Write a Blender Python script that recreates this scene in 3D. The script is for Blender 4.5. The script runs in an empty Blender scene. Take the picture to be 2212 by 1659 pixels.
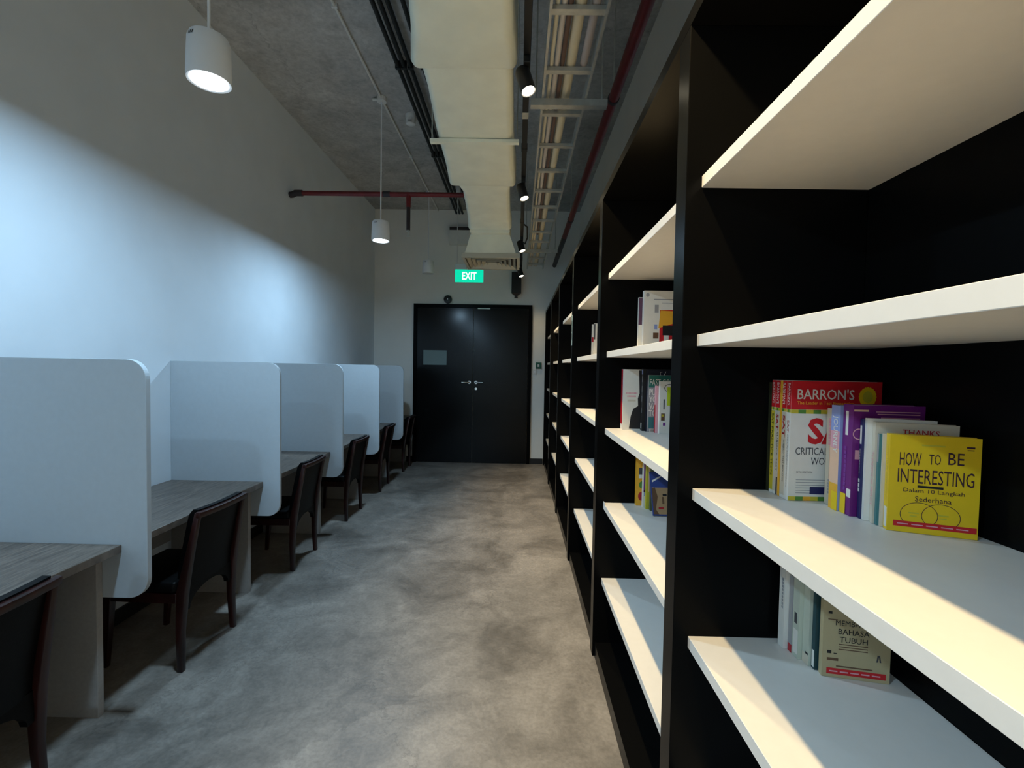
import bpy, bmesh, math, random
from mathutils import Matrix, Vector
random.seed(7)
S = bpy.context.scene
C = S.collection

# ------------------------------------------------------------------ camera
def set_camera():
    yaw, pitch, roll = -0.0123, -0.0339, 0.0174
    fw = Vector((math.sin(yaw) * math.cos(pitch), math.cos(yaw) * math.cos(pitch), math.sin(pitch)))
    rt = Vector((math.cos(yaw), -math.sin(yaw), 0)); up = rt.cross(fw)
    r2 = math.cos(roll) * rt + math.sin(roll) * up
    u2 = -math.sin(roll) * rt + math.cos(roll) * up
    cam = bpy.data.cameras.new('camera'); cam.sensor_width = 36; cam.sensor_fit = 'HORIZONTAL'
    cam.lens = 36 * 1000 / 2212; cam.clip_start = 0.02
    o = bpy.data.objects.new('camera', cam); C.objects.link(o)
    m = Matrix.Identity(4)
    for i in range(3):
        m[i][0] = r2[i]; m[i][1] = u2[i]; m[i][2] = -fw[i]
    m[0][3], m[1][3], m[2][3] = 0, 0, 1.55
    o.matrix_world = m
    S.camera = o
set_camera()

# ------------------------------------------------------------------ light levels
PENDANT_W, PENDANT_COL = 30.5, (0.48, 0.75, 1.0)
SPOT_W, SPOT_COL = 122.0, (1.0, 0.76, 0.40)
w = bpy.data.worlds.new('world'); S.world = w; w.use_nodes = True
w.node_tree.nodes['Background'].inputs[0].default_value = (0.5, 0.55, 0.6, 1)
w.node_tree.nodes['Background'].inputs[1].default_value = 0.004
S.view_settings.view_transform = 'Standard'; S.view_settings.look = 'None'
S.view_settings.gamma = 1; S.view_settings.use_curve_mapping = False
S.view_settings.exposure = 0.0

# ------------------------------------------------------------------ materials
MATS = {}
def mat(name, col, rough=0.5, metal=0.0, spec=0.5, var=0.0, scale=20.0, stretch=(1, 1, 1), bump=0.0, emit=None, coat=0.0):
    if name in MATS: return MATS[name]
    m = bpy.data.materials.new(name); m.use_nodes = True; MATS[name] = m
    nt = m.node_tree; b = nt.nodes['Principled BSDF']
    b.inputs['Base Color'].default_value = (*col, 1)
    b.inputs['Roughness'].default_value = rough; b.inputs['Metallic'].default_value = metal
    b.inputs['Specular IOR Level'].default_value = spec; b.inputs['Coat Weight'].default_value = coat
    if emit:
        b.inputs['Emission Color'].default_value = (*emit[0], 1); b.inputs['Emission Strength'].default_value = emit[1]
    if var or bump:
        tc = nt.nodes.new('ShaderNodeTexCoord'); mp = nt.nodes.new('ShaderNodeMapping')
        mp.inputs['Scale'].default_value = stretch
        nz = nt.nodes.new('ShaderNodeTexNoise'); nz.inputs['Scale'].default_value = scale; nz.inputs['Detail'].default_value = 6
        nt.links.new(tc.outputs['Object'], mp.inputs['Vector']); nt.links.new(mp.outputs['Vector'], nz.inputs['Vector'])
        if var:
            r = nt.nodes.new('ShaderNodeValToRGB')
            r.color_ramp.elements[0].position = 0.3; r.color_ramp.elements[1].position = 0.7
            r.color_ramp.elements[0].color = (*[max(0, c * (1 - var)) for c in col], 1)
            r.color_ramp.elements[1].color = (*[min(1, c * (1 + var)) for c in col], 1)
            nt.links.new(nz.outputs['Fac'], r.inputs['Fac']); nt.links.new(r.outputs['Color'], b.inputs['Base Color'])
        if bump:
            bp = nt.nodes.new('ShaderNodeBump'); bp.inputs['Strength'].default_value = bump; bp.inputs['Distance'].default_value = 0.01
            nt.links.new(nz.outputs['Fac'], bp.inputs['Height']); nt.links.new(bp.outputs['Normal'], b.inputs['Normal'])
    return m

def concrete(name, dark, light, rough, patches, speck):
    m = bpy.data.materials.new(name); m.use_nodes = True; MATS[name] = m
    nt = m.node_tree; N = nt.nodes; L = nt.links; b = N['Principled BSDF']
    tc = N.new('ShaderNodeTexCoord')
    n1 = N.new('ShaderNodeTexNoise'); n1.inputs['Scale'].default_value = patches; n1.inputs['Detail'].default_value = 9; n1.inputs['Roughness'].default_value = 0.62; n1.inputs['Distortion'].default_value = 0.6
    n2 = N.new('ShaderNodeTexNoise'); n2.inputs['Scale'].default_value = speck; n2.inputs['Detail'].default_value = 4
    vo = N.new('ShaderNodeTexVoronoi'); vo.inputs['Scale'].default_value = patches * 0.55; vo.feature = 'F1'; vo.inputs['Randomness'].default_value = 1
    warp = N.new('ShaderNodeVectorMath'); warp.operation = 'MULTIPLY_ADD'; warp.inputs[1].default_value = (0.5, 0.5, 0.5)
    L.new(tc.outputs['Object'], n1.inputs['Vector']); L.new(tc.outputs['Object'], n2.inputs['Vector'])
    L.new(n1.outputs['Color'], warp.inputs[0]); L.new(tc.outputs['Object'], warp.inputs[2]); L.new(warp.outputs[0], vo.inputs['Vector'])
    r = N.new('ShaderNodeValToRGB'); r.color_ramp.elements[0].position = 0.33; r.color_ramp.elements[1].position = 0.68
    r.color_ramp.elements[0].color = (*dark, 1); r.color_ramp.elements[1].color = (*light, 1)
    add = N.new('ShaderNodeMath'); add.operation = 'MULTIPLY_ADD'; add.inputs[1].default_value = 0.10
    sub = N.new('ShaderNodeMath'); sub.operation = 'SUBTRACT'; sub.inputs[1].default_value = 0.03
    sep = N.new('ShaderNodeSeparateColor'); L.new(vo.outputs['Color'], sep.inputs[0])
    L.new(sep.outputs[0], add.inputs[0]); L.new(n1.outputs['Fac'], add.inputs[2]); L.new(add.outputs[0], sub.inputs[0]); L.new(sub.outputs[0], r.inputs['Fac'])
    mx = N.new('ShaderNodeMix'); mx.data_type = 'RGBA'; mx.blend_type = 'MULTIPLY'; mx.inputs[0].default_value = 0.35
    r2 = N.new('ShaderNodeValToRGB'); r2.color_ramp.elements[0].position = 0.35; r2.color_ramp.elements[1].position = 0.6
    r2.color_ramp.elements[0].color = (0.55, 0.55, 0.55, 1)
    L.new(n2.outputs['Fac'], r2.inputs['Fac']); L.new(r.outputs['Color'], mx.inputs[6]); L.new(r2.outputs['Color'], mx.inputs[7])
    n3 = N.new('ShaderNodeTexNoise'); n3.inputs['Scale'].default_value = patches * 4.2; n3.inputs['Detail'].default_value = 10; n3.inputs['Roughness'].default_value = 0.68; n3.inputs['Distortion'].default_value = 1.4
    L.new(tc.outputs['Object'], n3.inputs['Vector'])
    r3 = N.new('ShaderNodeValToRGB'); r3.color_ramp.elements[0].position = 0.36; r3.color_ramp.elements[1].position = 0.64
    r3.color_ramp.elements[0].color = (0.78, 0.78, 0.78, 1); r3.color_ramp.elements[1].color = (1.08, 1.08, 1.08, 1)
    L.new(n3.outputs['Fac'], r3.inputs['Fac'])
    mx3 = N.new('ShaderNodeMix'); mx3.data_type = 'RGBA'; mx3.blend_type = 'MULTIPLY'; mx3.inputs[0].default_value = 0.8
    L.new(mx.outputs[2], mx3.inputs[6]); L.new(r3.outputs['Color'], mx3.inputs[7])
    ve = N.new('ShaderNodeTexVoronoi'); ve.feature = 'DISTANCE_TO_EDGE'; ve.inputs['Scale'].default_value = 0.55
    wp2 = N.new('ShaderNodeVectorMath'); wp2.operation = 'MULTIPLY_ADD'; wp2.inputs[1].default_value = (0.35, 0.35, 0.35)
    L.new(n3.outputs['Color'], wp2.inputs[0]); L.new(tc.outputs['Object'], wp2.inputs[2]); L.new(wp2.outputs[0], ve.inputs['Vector'])
    rc = N.new('ShaderNodeValToRGB'); rc.color_ramp.elements[0].position = 0.0; rc.color_ramp.elements[1].position = 0.004
    rc.color_ramp.elements[0].color = (0.55, 0.55, 0.55, 1)
    L.new(ve.outputs['Distance'], rc.inputs['Fac'])
    mx4 = N.new('ShaderNodeMix'); mx4.data_type = 'RGBA'; mx4.blend_type = 'MULTIPLY'; mx4.inputs[0].default_value = 0.7
    L.new(mx3.outputs[2], mx4.inputs[6]); L.new(rc.outputs['Color'], mx4.inputs[7])
    L.new(mx4.outputs[2], b.inputs['Base Color'])
    rr = N.new('ShaderNodeMapRange'); rr.inputs[3].default_value = rough - 0.08; rr.inputs[4].default_value = rough + 0.12
    L.new(n1.outputs['Fac'], rr.inputs[0]); L.new(rr.outputs[0], b.inputs['Roughness'])
    bp = N.new('ShaderNodeBump'); bp.inputs['Strength'].default_value = 0.18; bp.inputs['Distance'].default_value = 0.006
    L.new(n2.outputs['Fac'], bp.inputs['Height']); L.new(bp.outputs['Normal'], b.inputs['Normal'])
    return m

def wood(name, dark, light, rough=0.45, along=(1, 8, 1)):
    m = bpy.data.materials.new(name); m.use_nodes = True; MATS[name] = m
    nt = m.node_tree; N = nt.nodes; L = nt.links; b = N['Principled BSDF']
    tc = N.new('ShaderNodeTexCoord'); mp = N.new('ShaderNodeMapping'); mp.inputs['Scale'].default_value = along
    nz = N.new('ShaderNodeTexNoise'); nz.inputs['Scale'].default_value = 9; nz.inputs['Detail'].default_value = 8; nz.inputs['Distortion'].default_value = 1.2
    r = N.new('ShaderNodeValToRGB'); r.color_ramp.elements[0].position = 0.35; r.color_ramp.elements[1].position = 0.7
    r.color_ramp.elements[0].color = (*dark, 1); r.color_ramp.elements[1].color = (*light, 1)
    L.new(tc.outputs['Object'], mp.inputs['Vector']); L.new(mp.outputs['Vector'], nz.inputs['Vector']); L.new(nz.outputs['Fac'], r.inputs['Fac'])
    L.new(r.outputs['Color'], b.inputs['Base Color']); b.inputs['Roughness'].default_value = rough
    return m

concrete('floor_concrete', (0.155, 0.135, 0.115), (0.37, 0.325, 0.28), 0.42, 2.2, 60)
concrete('ceiling_concrete', (0.40, 0.39, 0.375), (0.64, 0.625, 0.60), 0.8, 1.1, 35)
wood('desk_wood', (0.09, 0.07, 0.055), (0.22, 0.175, 0.14), 0.36, (7, 0.7, 1))
wood('mahogany', (0.014, 0.003, 0.002), (0.036, 0.007, 0.005), 0.34, (1, 1, 0.2))
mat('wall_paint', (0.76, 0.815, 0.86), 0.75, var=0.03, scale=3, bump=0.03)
mat('white_wall_paint', (0.86, 0.84, 0.79), 0.75, var=0.03, scale=3, bump=0.03)
mat('black_laminate', (0.0035, 0.0035, 0.0035), 0.25, spec=0.05)
mat('shelf_white', (0.80, 0.755, 0.69), 0.42, var=0.015, scale=30)
mat('screen_white', (0.46, 0.50, 0.53), 0.5, var=0.02, scale=40)
mat('panel_grey', (0.36, 0.335, 0.31), 0.55, var=0.06, scale=60)
mat('black_leather', (0.003, 0.0028, 0.0028), 0.45, spec=0.12, bump=0.05, scale=120)
mat('black_metal', (0.010, 0.010, 0.010), 0.4)
mat('black_rubber', (0.008, 0.008, 0.008), 0.6)
mat('white_enamel', (0.82, 0.83, 0.84), 0.35, var=0.01)
mat('white_plastic', (0.72, 0.71, 0.68), 0.4, var=0.02)
mat('galvanised', (0.55, 0.55, 0.50), 0.42, metal=0.65, var=0.12, scale=25)
mat('duct_wrap', (0.84, 0.85, 0.70), 0.6, var=0.05, scale=6, bump=0.06)
mat('diffuser_metal', (0.50, 0.48, 0.38), 0.5)
mat('red_pipe', (0.16, 0.012, 0.014), 0.45, var=0.15, scale=15)
mat('dark_pipe', (0.03, 0.022, 0.024), 0.5)
mat('door_black', (0.005, 0.005, 0.005), 0.17, spec=0.2)
mat('chrome', (0.75, 0.74, 0.72), 0.2, metal=1.0)
mat('exit_green', (0.0, 0.35, 0.2), 0.4, emit=((0.0, 0.72, 0.42), 1.0))
mat('exit_white', (0.9, 0.9, 0.9), 0.4, emit=((1, 1, 1), 1.0))
mat('lamp_glow', (1, 1, 1), 0.5, emit=((0.86, 0.95, 1.0), 9.0))
mat('spot_glow', (1, 1, 1), 0.5, emit=((1.0, 0.90, 0.66), 9.0))
mat('paper', (0.20, 0.27, 0.27), 0.7, var=0.02)
mat('skirting_black', (0.014, 0.014, 0.014), 0.4)
mat('clear_plate', (0.55, 0.68, 0.66), 0.25)
def col(name, c, rough=0.45): return mat('print_' + name, c, rough, var=0.02, scale=50)

# ------------------------------------------------------------------ helpers
class MB:
    def __init__(s): s.v = []; s.f = []
    def add(s, vs, fs):
        k = len(s.v); s.v += [tuple(p) for p in vs]; s.f += [[k + i for i in f] for f in fs]; return s
    def box(s, a, b):
        x0, y0, z0 = a; x1, y1, z1 = b
        return s.add([(x0,y0,z0),(x1,y0,z0),(x1,y1,z0),(x0,y1,z0),(x0,y0,z1),(x1,y0,z1),(x1,y1,z1),(x0,y1,z1)],
                     [(0,3,2,1),(4,5,6,7),(0,1,5,4),(1,2,6,5),(2,3,7,6),(3,0,4,7)])
    def loft(s, rings, caps=True):
        n = len(rings[0]); vs = [p for r in rings for p in r]; fs = []
        for i in range(len(rings) - 1):
            for j in range(n):
                k = (j + 1) % n; fs.append((i*n+j, i*n+k, (i+1)*n+k, (i+1)*n+j))
        if caps: fs += [tuple(range(n))[::-1], tuple(range((len(rings)-1)*n, len(rings)*n))]
        return s.add(vs, fs)
    def prism(s, poly, axis, a, b):          # polygon in the two other axes, extruded along axis
        def P(u, v, t): return {'x': (t,u,v), 'y': (u,t,v), 'z': (u,v,t)}[axis]
        return s.loft([[P(u, v, a) for u, v in poly], [P(u, v, b) for u, v in poly]])
    def tube(s, path, r, n=10):
        path = [Vector(p) for p in path]; rings = []
        for i, p in enumerate(path):
            d = (path[min(i+1, len(path)-1)] - path[max(i-1, 0)]).normalized()
            u = d.cross(Vector((0, 0, 1)) if abs(d.z) < 0.9 else Vector((1, 0, 0))).normalized(); q = d.cross(u)
            rr = r[i] if isinstance(r, (list, tuple)) else r
            rings.append([p + rr * (math.cos(2*math.pi*k/n) * u + math.sin(2*math.pi*k/n) * q) for k in range(n)])
        return s.loft(rings)
    def lathe(s, prof, centre=(0, 0, 0), axis='z', n=24):   # prof: (radius, height)
        cx, cy, cz = centre; rings = []
        for r, h in prof:
            ring = []
            for k in range(n):
                a = 2*math.pi*k/n; u, v = r*math.cos(a), r*math.sin(a)
                ring.append({'z': (cx+u, cy+v, cz+h), 'y': (cx+u, cy+h, cz+v), 'x': (cx+h, cy+u, cz+v)}[axis])
            rings.append(ring)
        return s.loft(rings)
    def build(s, name, material, parent=None, bevel=0.0, segs=2, smooth=False, loc=None, rot=None):
        me = bpy.data.meshes.new(name)
        me.from_pydata(s.v, [], s.f)
        bm = bmesh.new(); bm.from_mesh(me); bmesh.ops.recalc_face_normals(bm, faces=bm.faces)
        if bevel: bmesh.ops.bevel(bm, geom=bm.edges[:], offset=bevel, segments=segs, profile=0.5, affect='EDGES', clamp_overlap=True)
        bm.to_mesh(me); bm.free()
        if smooth:
            for p in me.polygons: p.use_smooth = True
            try: me.set_sharp_from_angle(angle=math.radians(40))
            except Exception: pass
        return obj(name, me, material, parent, loc, rot)

def obj(name, me, material, parent=None, loc=None, rot=None):
    me.materials.clear(); me.materials.append(MATS[material] if isinstance(material, str) else material)
    o = bpy.data.objects.new(name, me); C.objects.link(o)
    if parent: o.parent = parent
    if loc: o.location = loc
    if rot: o.rotation_euler = rot
    return o
def tag(o, label=None, cat=None, group=None, kind=None):
    for k, v in (('label', label), ('category', cat), ('group', group), ('kind', kind)):
        if v: o[k] = v
    return o
def thing(name, label, cat, loc=(0, 0, 0), rz=0, group=None):
    o = bpy.data.objects.new(name, None); C.objects.link(o); o.empty_display_size = 0.05
    o.location = loc; o.rotation_euler = (0, 0, rz)
    return tag(o, label, cat, group)
def struct(name, mb, m, parent=None, **k):
    o = mb.build(name, m, parent, **k)
    if not parent: o['kind'] = 'structure'
    return o
def copy_tree(o, parent=None):
    c = o.copy(); C.objects.link(c); c.parent = parent
    for ch in list(o.children): copy_tree(ch, c)
    return c
def arc(cx, cy, r, a0, a1, n=8):
    return [(cx + r*math.cos(math.radians(a0 + (a1-a0)*i/n)), cy + r*math.sin(math.radians(a0 + (a1-a0)*i/n))) for i in range(n+1)]
TEXT_CACHE = {}
def text_mesh(body, bold=0.0):
    cu = bpy.data.curves.new('t', 'FONT'); cu.body = body; cu.size = 1; cu.resolution_u = 2; cu.offset = bold
    t = bpy.data.objects.new('t', cu); C.objects.link(t)
    me = bpy.data.meshes.new_from_object(t.evaluated_get(bpy.context.evaluated_depsgraph_get()))
    bpy.data.objects.remove(t); bpy.data.curves.remove(cu)
    return me
def text(name, body, face, u0, u1, v0, v1, off, m, parent, bold=0.0):
    """lettering stretched to a rectangle. face 'cover': u=x, v=z at y=-off; face 'spine': runs down, u from z=u0 to z=u1, v=y;"""
    me = text_mesh(body, bold)
    xs = [v.co.x for v in me.vertices]; ys = [v.co.y for v in me.vertices]
    ax, bx, ay, by = min(xs), max(xs), min(ys), max(ys)
    for v in me.vertices:
        a = (v.co.x - ax) / (bx - ax); b = (v.co.y - ay) / (by - ay)
        if face == 'cover': v.co = (u0 + (u1-u0)*a, off, v0 + (v1-v0)*b)
        else: v.co = (off, v1 - (v1-v0)*b, u0 + (u1-u0)*a)
    return obj(name, me, m, parent)

# ------------------------------------------------------------------ room shell
XL, XR, YN, YF, ZC = -2.342, 0.945, -3.4, 7.5, 4.07
struct('floor', MB().box((XL-.1, YN-.1, -.1), (XR+.1, YF+.1, 0)), 'floor_concrete')
struct('ceiling', MB().box((XL-.1, YN-.1, ZC), (XR+.1, YF+.1, ZC+.1)), 'ceiling_concrete')
struct('wall_left', MB().box((XL-.1, YN, 0), (XL, YF, ZC)), 'wall_paint')
struct('wall_right', MB().box((XR, YN, 0), (XR+.1, YF, ZC)), 'white_wall_paint')
struct('wall_far', MB().box((XL, YF, 0), (XR, YF+.1, ZC)), 'white_wall_paint')
struct('wall_back', MB().box((XL, YN-.1, 0), (XR, YN, ZC)), 'white_wall_paint')
struct('baseboard_far', MB().box((XL+.02, YF-.015, 0), (-1.695, YF, .09)), 'skirting_black', bevel=.003)
struct('baseboard_right', MB().box((.22, YF-.015, 0), (.425, YF, .09)), 'skirting_black', bevel=.003)
struct('baseboard_left', MB().box((XL, YN, 0), (XL+.015, YF-.02, .09)), 'skirting_black', bevel=.003)

# double door
DXL, DXR, DH, DM = -1.692, 0.214, 2.565, -0.728
dr = thing('door_1', 'glossy black double door in the far wall', 'door', (0, YF, 0)); dr['kind'] = 'structure'
m = MB(); ft = .055
m.box((DXL, -.05, 0), (DXL+ft, 0, DH)).box((DXR-ft, -.05, 0), (DXR, 0, DH)).box((DXL+ft, -.05, DH-ft), (DXR-ft, 0, DH))
m.build('door_frame', 'black_laminate', dr)
for a, b, hx, sgn in ((DXL+ft+.003, DM-.003, DM-.055, -1), (DM+.003, DXR-ft-.003, DM+.055, 1)):
    lf = MB().box((a, -.035, .008), (b, -.003, DH-ft-.004)).build('door_leaf', 'door_black', dr, bevel=.002)
    h = MB()
    h.lathe([(.0, -.004), (.026, -.004), (.026, .0)], (hx, -.037, 1.313), 'y', 20)
    h.tube([(hx, -.04, 1.313), (hx, -.085, 1.313), (hx+sgn*.012, -.093, 1.313), (hx+sgn*.12, -.093, 1.311)], [.011, .011, .011, .008], 10)
    h.build('door_handle', 'chrome', lf, smooth=True)
    if sgn > 0: MB().lathe([(.0, -.012), (.020, -.012), (.024, 0)], (hx, -.035, 1.21), 'y', 20).build('lock', 'chrome', lf, smooth=True)
MB().box((-.66, -.062, DH-.075), (-.46, -.05, DH-.062)).build('closer_rail', 'galvanised', dr)

# ------------------------------------------------------------------ bookcase along the right wall
XS, XSH, XB, ZT, DT, TH = 0.429, 0.469, 0.90, 2.48, 0.078, 0.031
DIV = [1.2266 + 1.2375*k for k in range(-1, 6)]       # near faces of the uprights
DIV[-1] = YF - DT - .004
SZ = dict(A=2.058, B=1.647, C=1.240, D=0.840, E=0.430)
bc = thing('bookcase', 'long black wall bookcase with white shelves along the right side', 'bookcase', (XS, DIV[0], 0))
y0 = DIV[0]
for y in DIV:
    MB().box((0, y-y0, 0), (XB-XS, y-y0+DT, ZT-.04)).build('upright', 'black_laminate', bc, bevel=.0015, segs=1)
MB().box((0, 0, ZT-.04), (XB-XS+.02, DIV[-1]-y0+DT, ZT)).build('top_panel', 'black_laminate', bc)
for i in range(len(DIV)-1):
    a, b = DIV[i]+DT-y0, DIV[i+1]-y0
    MB().box((XB-XS, a-DT/2, 0), (XB-XS+.02, b+DT/2 if i < 5 else b+DT, ZT-.04)).build('back_panel', 'black_laminate', bc)
    MB().box((.012, a, 0), (XB-XS, b, .075)).build('plinth', 'black_laminate', bc)
    for k in 'ABCDE':
        MB().box((XSH-XS, a+.0005, SZ[k]-TH), (XB-XS-.0005, b-.0005, SZ[k])).build('shelf', 'shelf_white', bc, bevel=.001, segs=1)

# ------------------------------------------------------------------ desks, screens
P0, DP, XP, XD, ZD = 1.968, 1.121, -1.598, -1.711, 0.754
ZPT, ZPB, PT, R_ = 1.561, 0.518, 0.025, 0.085
where = ['nearest the camera at the lower left corner of the picture', 'in the second bay, behind the nearest white screen', 'in the third bay along the left wall',
         'in the fourth bay along the left wall', 'in the fifth bay along the left wall', 'in the last bay, beside the far wall']
for i in range(6):
    ya = P0 + (i-1)*DP + PT + .001; yb = P0 + i*DP - .001 if i < 5 else YF - .016
    d = thing('study_desk', 'dark wood-grain study desk ' + where[i], 'desk', (XD, (ya+yb)/2, 0), 0, 'study desks along the left wall')
    L_ = (yb-ya)/2; xw = XL - XD + .002
    MB().box((xw, -L_, ZD-.035), (0, L_, ZD)).build('desktop', 'desk_wood', d, bevel=.002, segs=1)
    MB().box((xw+.02, L_-.03, 0), (-.085, L_, ZD-.035)).build('side_panel', 'panel_grey', d, bevel=.001, segs=1)
    if i == 0: MB().box((xw+.02, -L_, 0), (-.085, -L_+.03, ZD-.035)).build('side_panel', 'panel_grey', d)
    MB().box((xw+.004, -L_+.001, .35), (xw+.02, L_-.031, ZD-.035)).build('modesty_panel', 'panel_grey', d)
sw = ['largest white rounded privacy screen, nearest at the left edge', 'second white rounded privacy screen from the camera', 'third white rounded privacy screen from the camera',
      'fourth white rounded privacy screen from the camera', 'smallest white rounded privacy screen, nearest the black door']
for i in range(5):
    y = P0 + i*DP
    poly = [(XL+.001, ZPB), *arc(XP-R_, ZPB+R_, R_, -90, 0, 10), *arc(XP-R_, ZPT-R_, R_, 0, 90, 10), (XL+.001, ZPT)]
    tag(MB().prism(poly, 'y', y, y+PT).build('privacy_screen', 'screen_white', bevel=.002, segs=2), sw[i], 'screen', 'white privacy screens between the desks')

# ------------------------------------------------------------------ chairs (front towards -X, root on the floor under the backrest)
def make_chair(label):
    t = thing('wooden_chair', label, 'chair', (0, 0, 0), 0, 'wooden chairs at the study desks')
    # rear legs with posts
    prof = [(-.055, .0, .030, .028), (-.062, .20, .036, .032), (-.055, .40, .050, .036), (-.033, .52, .040, .032), (-.006, .66, .032, .028), (.020, .80, .028, .024)]
    for s in (-1, 1):
        rings = []
        for x, z, wx, wy in prof:
            y = s * (.188 - .010*max(0, z-.4)/.4 + .014*max(0, .4-z)/.4)
            rings.append([(x-wx/2, y-wy/2, z), (x+wx/2, y-wy/2, z), (x+wx/2, y+wy/2, z), (x-wx/2, y+wy/2, z)])
        MB().loft(rings).build('leg', 'mahogany', t, bevel=.006, segs=2, smooth=True)
        rings = []
        for x, z, wd in ((-.455, 0, .026), (-.440, .22, .034), (-.432, .385, .042)):
            y = s * .195
            rings.append([(x-wd/2, y-wd/2, z), (x+wd/2, y-wd/2, z), (x+wd/2, y+wd/2, z), (x-wd/2, y+wd/2, z)])
        MB().loft(rings).build('leg', 'mahogany', t, bevel=.005, segs=2, smooth=True)
        MB().box((-.415, s*.197-.012, .345), (-.075, s*.197+.012, .395)).build('seat_rail', 'mahogany', t, bevel=.004)
    MB().box((-.448, -.178, .345), (-.424, .178, .395)).build('seat_rail', 'mahogany', t, bevel=.004)
    # arched rear apron
    pts = [(-.172, .41), (-.172, .30)] + [(-.15*math.cos(math.pi*k/12), .295 + .085*math.sin(math.pi*k/12)) for k in range(13)] + [(.172, .30), (.172, .41)]
    MB().prism(pts, 'x', -.075, -.048).build('arched_apron', 'black_leather', t)
    MB().box((-.46, -.215, .396), (-.075, .215, .455)).build('seat', 'black_leather', t, bevel=.02, segs=3, smooth=True)
    # upholstered back, slightly curved, following the posts
    rings = []
    for x, z in ((-.062, .40), (-.051, .50), (-.032, .60), (-.012, .70), (.006, .785), (.010, .812)):
        ring = []
        n = 8; th = .040 if z < .80 else .022
        for k in range(n+1): yy = -.172 + .344*k/n; ring.append((x + .014*(1-(yy/.172)**2) + .008, yy, z))
        for k in range(n, -1, -1): yy = -.172 + .344*k/n; ring.append((x - th + .014*(1-(yy/.172)**2), yy, z))
        rings.append(ring)
    MB().loft(rings).build('backrest', 'black_leather', t, smooth=True)
    rings = []
    for k in range(9):
        yy = -.192 + .384*k/8; cx = .024 + .014*(1-(yy/.192)**2)
        rings.append([(cx-.010, yy, .775), (cx+.014, yy, .775), (cx+.016, yy, .803), (cx-.008, yy, .806)])
    MB().loft(rings).build('top_rail', 'mahogany', t, bevel=.003, smooth=True)
    return t
cw = ['nearest dark mahogany and black leather chair, cut off by the lower left corner', 'whole dark chair with reddish legs in the second bay, left foreground',
      'dark wooden chair tucked under the third desk from the camera', 'dark wooden chair tucked under the fourth desk from the camera',
      'dark wooden chair tucked under the fifth desk from the camera', 'farthest dark wooden chair, beside the black double door']
ch = make_chair(cw[0])
for i, (y, rz, dx) in enumerate(((1.372, 0.02, 0), (2.455, -0.03, 0), (3.61, 0.02, -.01), (4.74, -0.02, -.02), (5.84, 0.03, -.02), (6.93, 0.0, 0))):
    o = ch if i == 0 else copy_tree(ch)
    o.location = (-1.603 + dx, y, 0); o.rotation_euler = (0, 0, rz); o['label'] = cw[i]

# ------------------------------------------------------------------ pendant lamps
def make_pendant(x, y, zb, lit, label):
    t = thing('pendant_lamp', label, 'lamp', (x, y, zb), 0, 'white cylinder pendant lamps')
    MB().lathe([(.070, .004), (.082, 0), (.084, .02), (.082, .10), (.079, .165), (.072, .182), (.055, .188), (.012, .190)], n=40).build('lamp_body', 'white_enamel', t, smooth=True)
    MB().tube([(0, 0, .19), (0, 0, ZC-.04-zb)], .006, 8).build('stem', 'white_enamel', t)
    m = MB()
    for k in range(3):
        a = math.radians(-118 + k*7)
        m.add([(.0815*math.cos(a), .0815*math.sin(a), .150), (.0815*math.cos(a+.05), .0815*math.sin(a+.05), .150), (.0812*math.cos(a+.12), .0812*math.sin(a+.12), .163), (.0812*math.cos(a+.07), .0812*math.sin(a+.07), .163)], [(0, 1, 2, 3)])
    m.build('logo', 'black_metal', t)
    MB().lathe([(.0, 0), (.068, 0), (.068, .004)], (0, 0, .0), n=40).build('diffuser', 'lamp_glow' if lit else 'white_plastic', t)
    if lit:
        l = bpy.data.lights.new('pendant_light', 'AREA'); l.shape = 'DISK'; l.size = .135; l.energy = PENDANT_W; l.color = PENDANT_COL
        lo = bpy.data.objects.new('pendant_light', l); C.objects.link(lo); lo.parent = t; lo.location = (0, 0, -.003)
PX = -1.325
make_pendant(PX, 4.42, 2.735, True, 'lit white pendant lamp hanging in front of the red pipe')
make_pendant(PX, 1.98, 2.735, True, 'large lit white pendant lamp at the upper left')
make_pendant(PX, 6.74, 2.90, False, 'unlit pale pendant lamp hanging left of the exit sign')
make_pendant(PX, -0.45, 2.735, True, 'lit white pendant lamp behind the camera')
make_pendant(PX, -2.75, 2.735, True, 'added unseen pendant lamp at the rear, raising the ambient light')  # extra lamp added out of view to lift the ambient level

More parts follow.
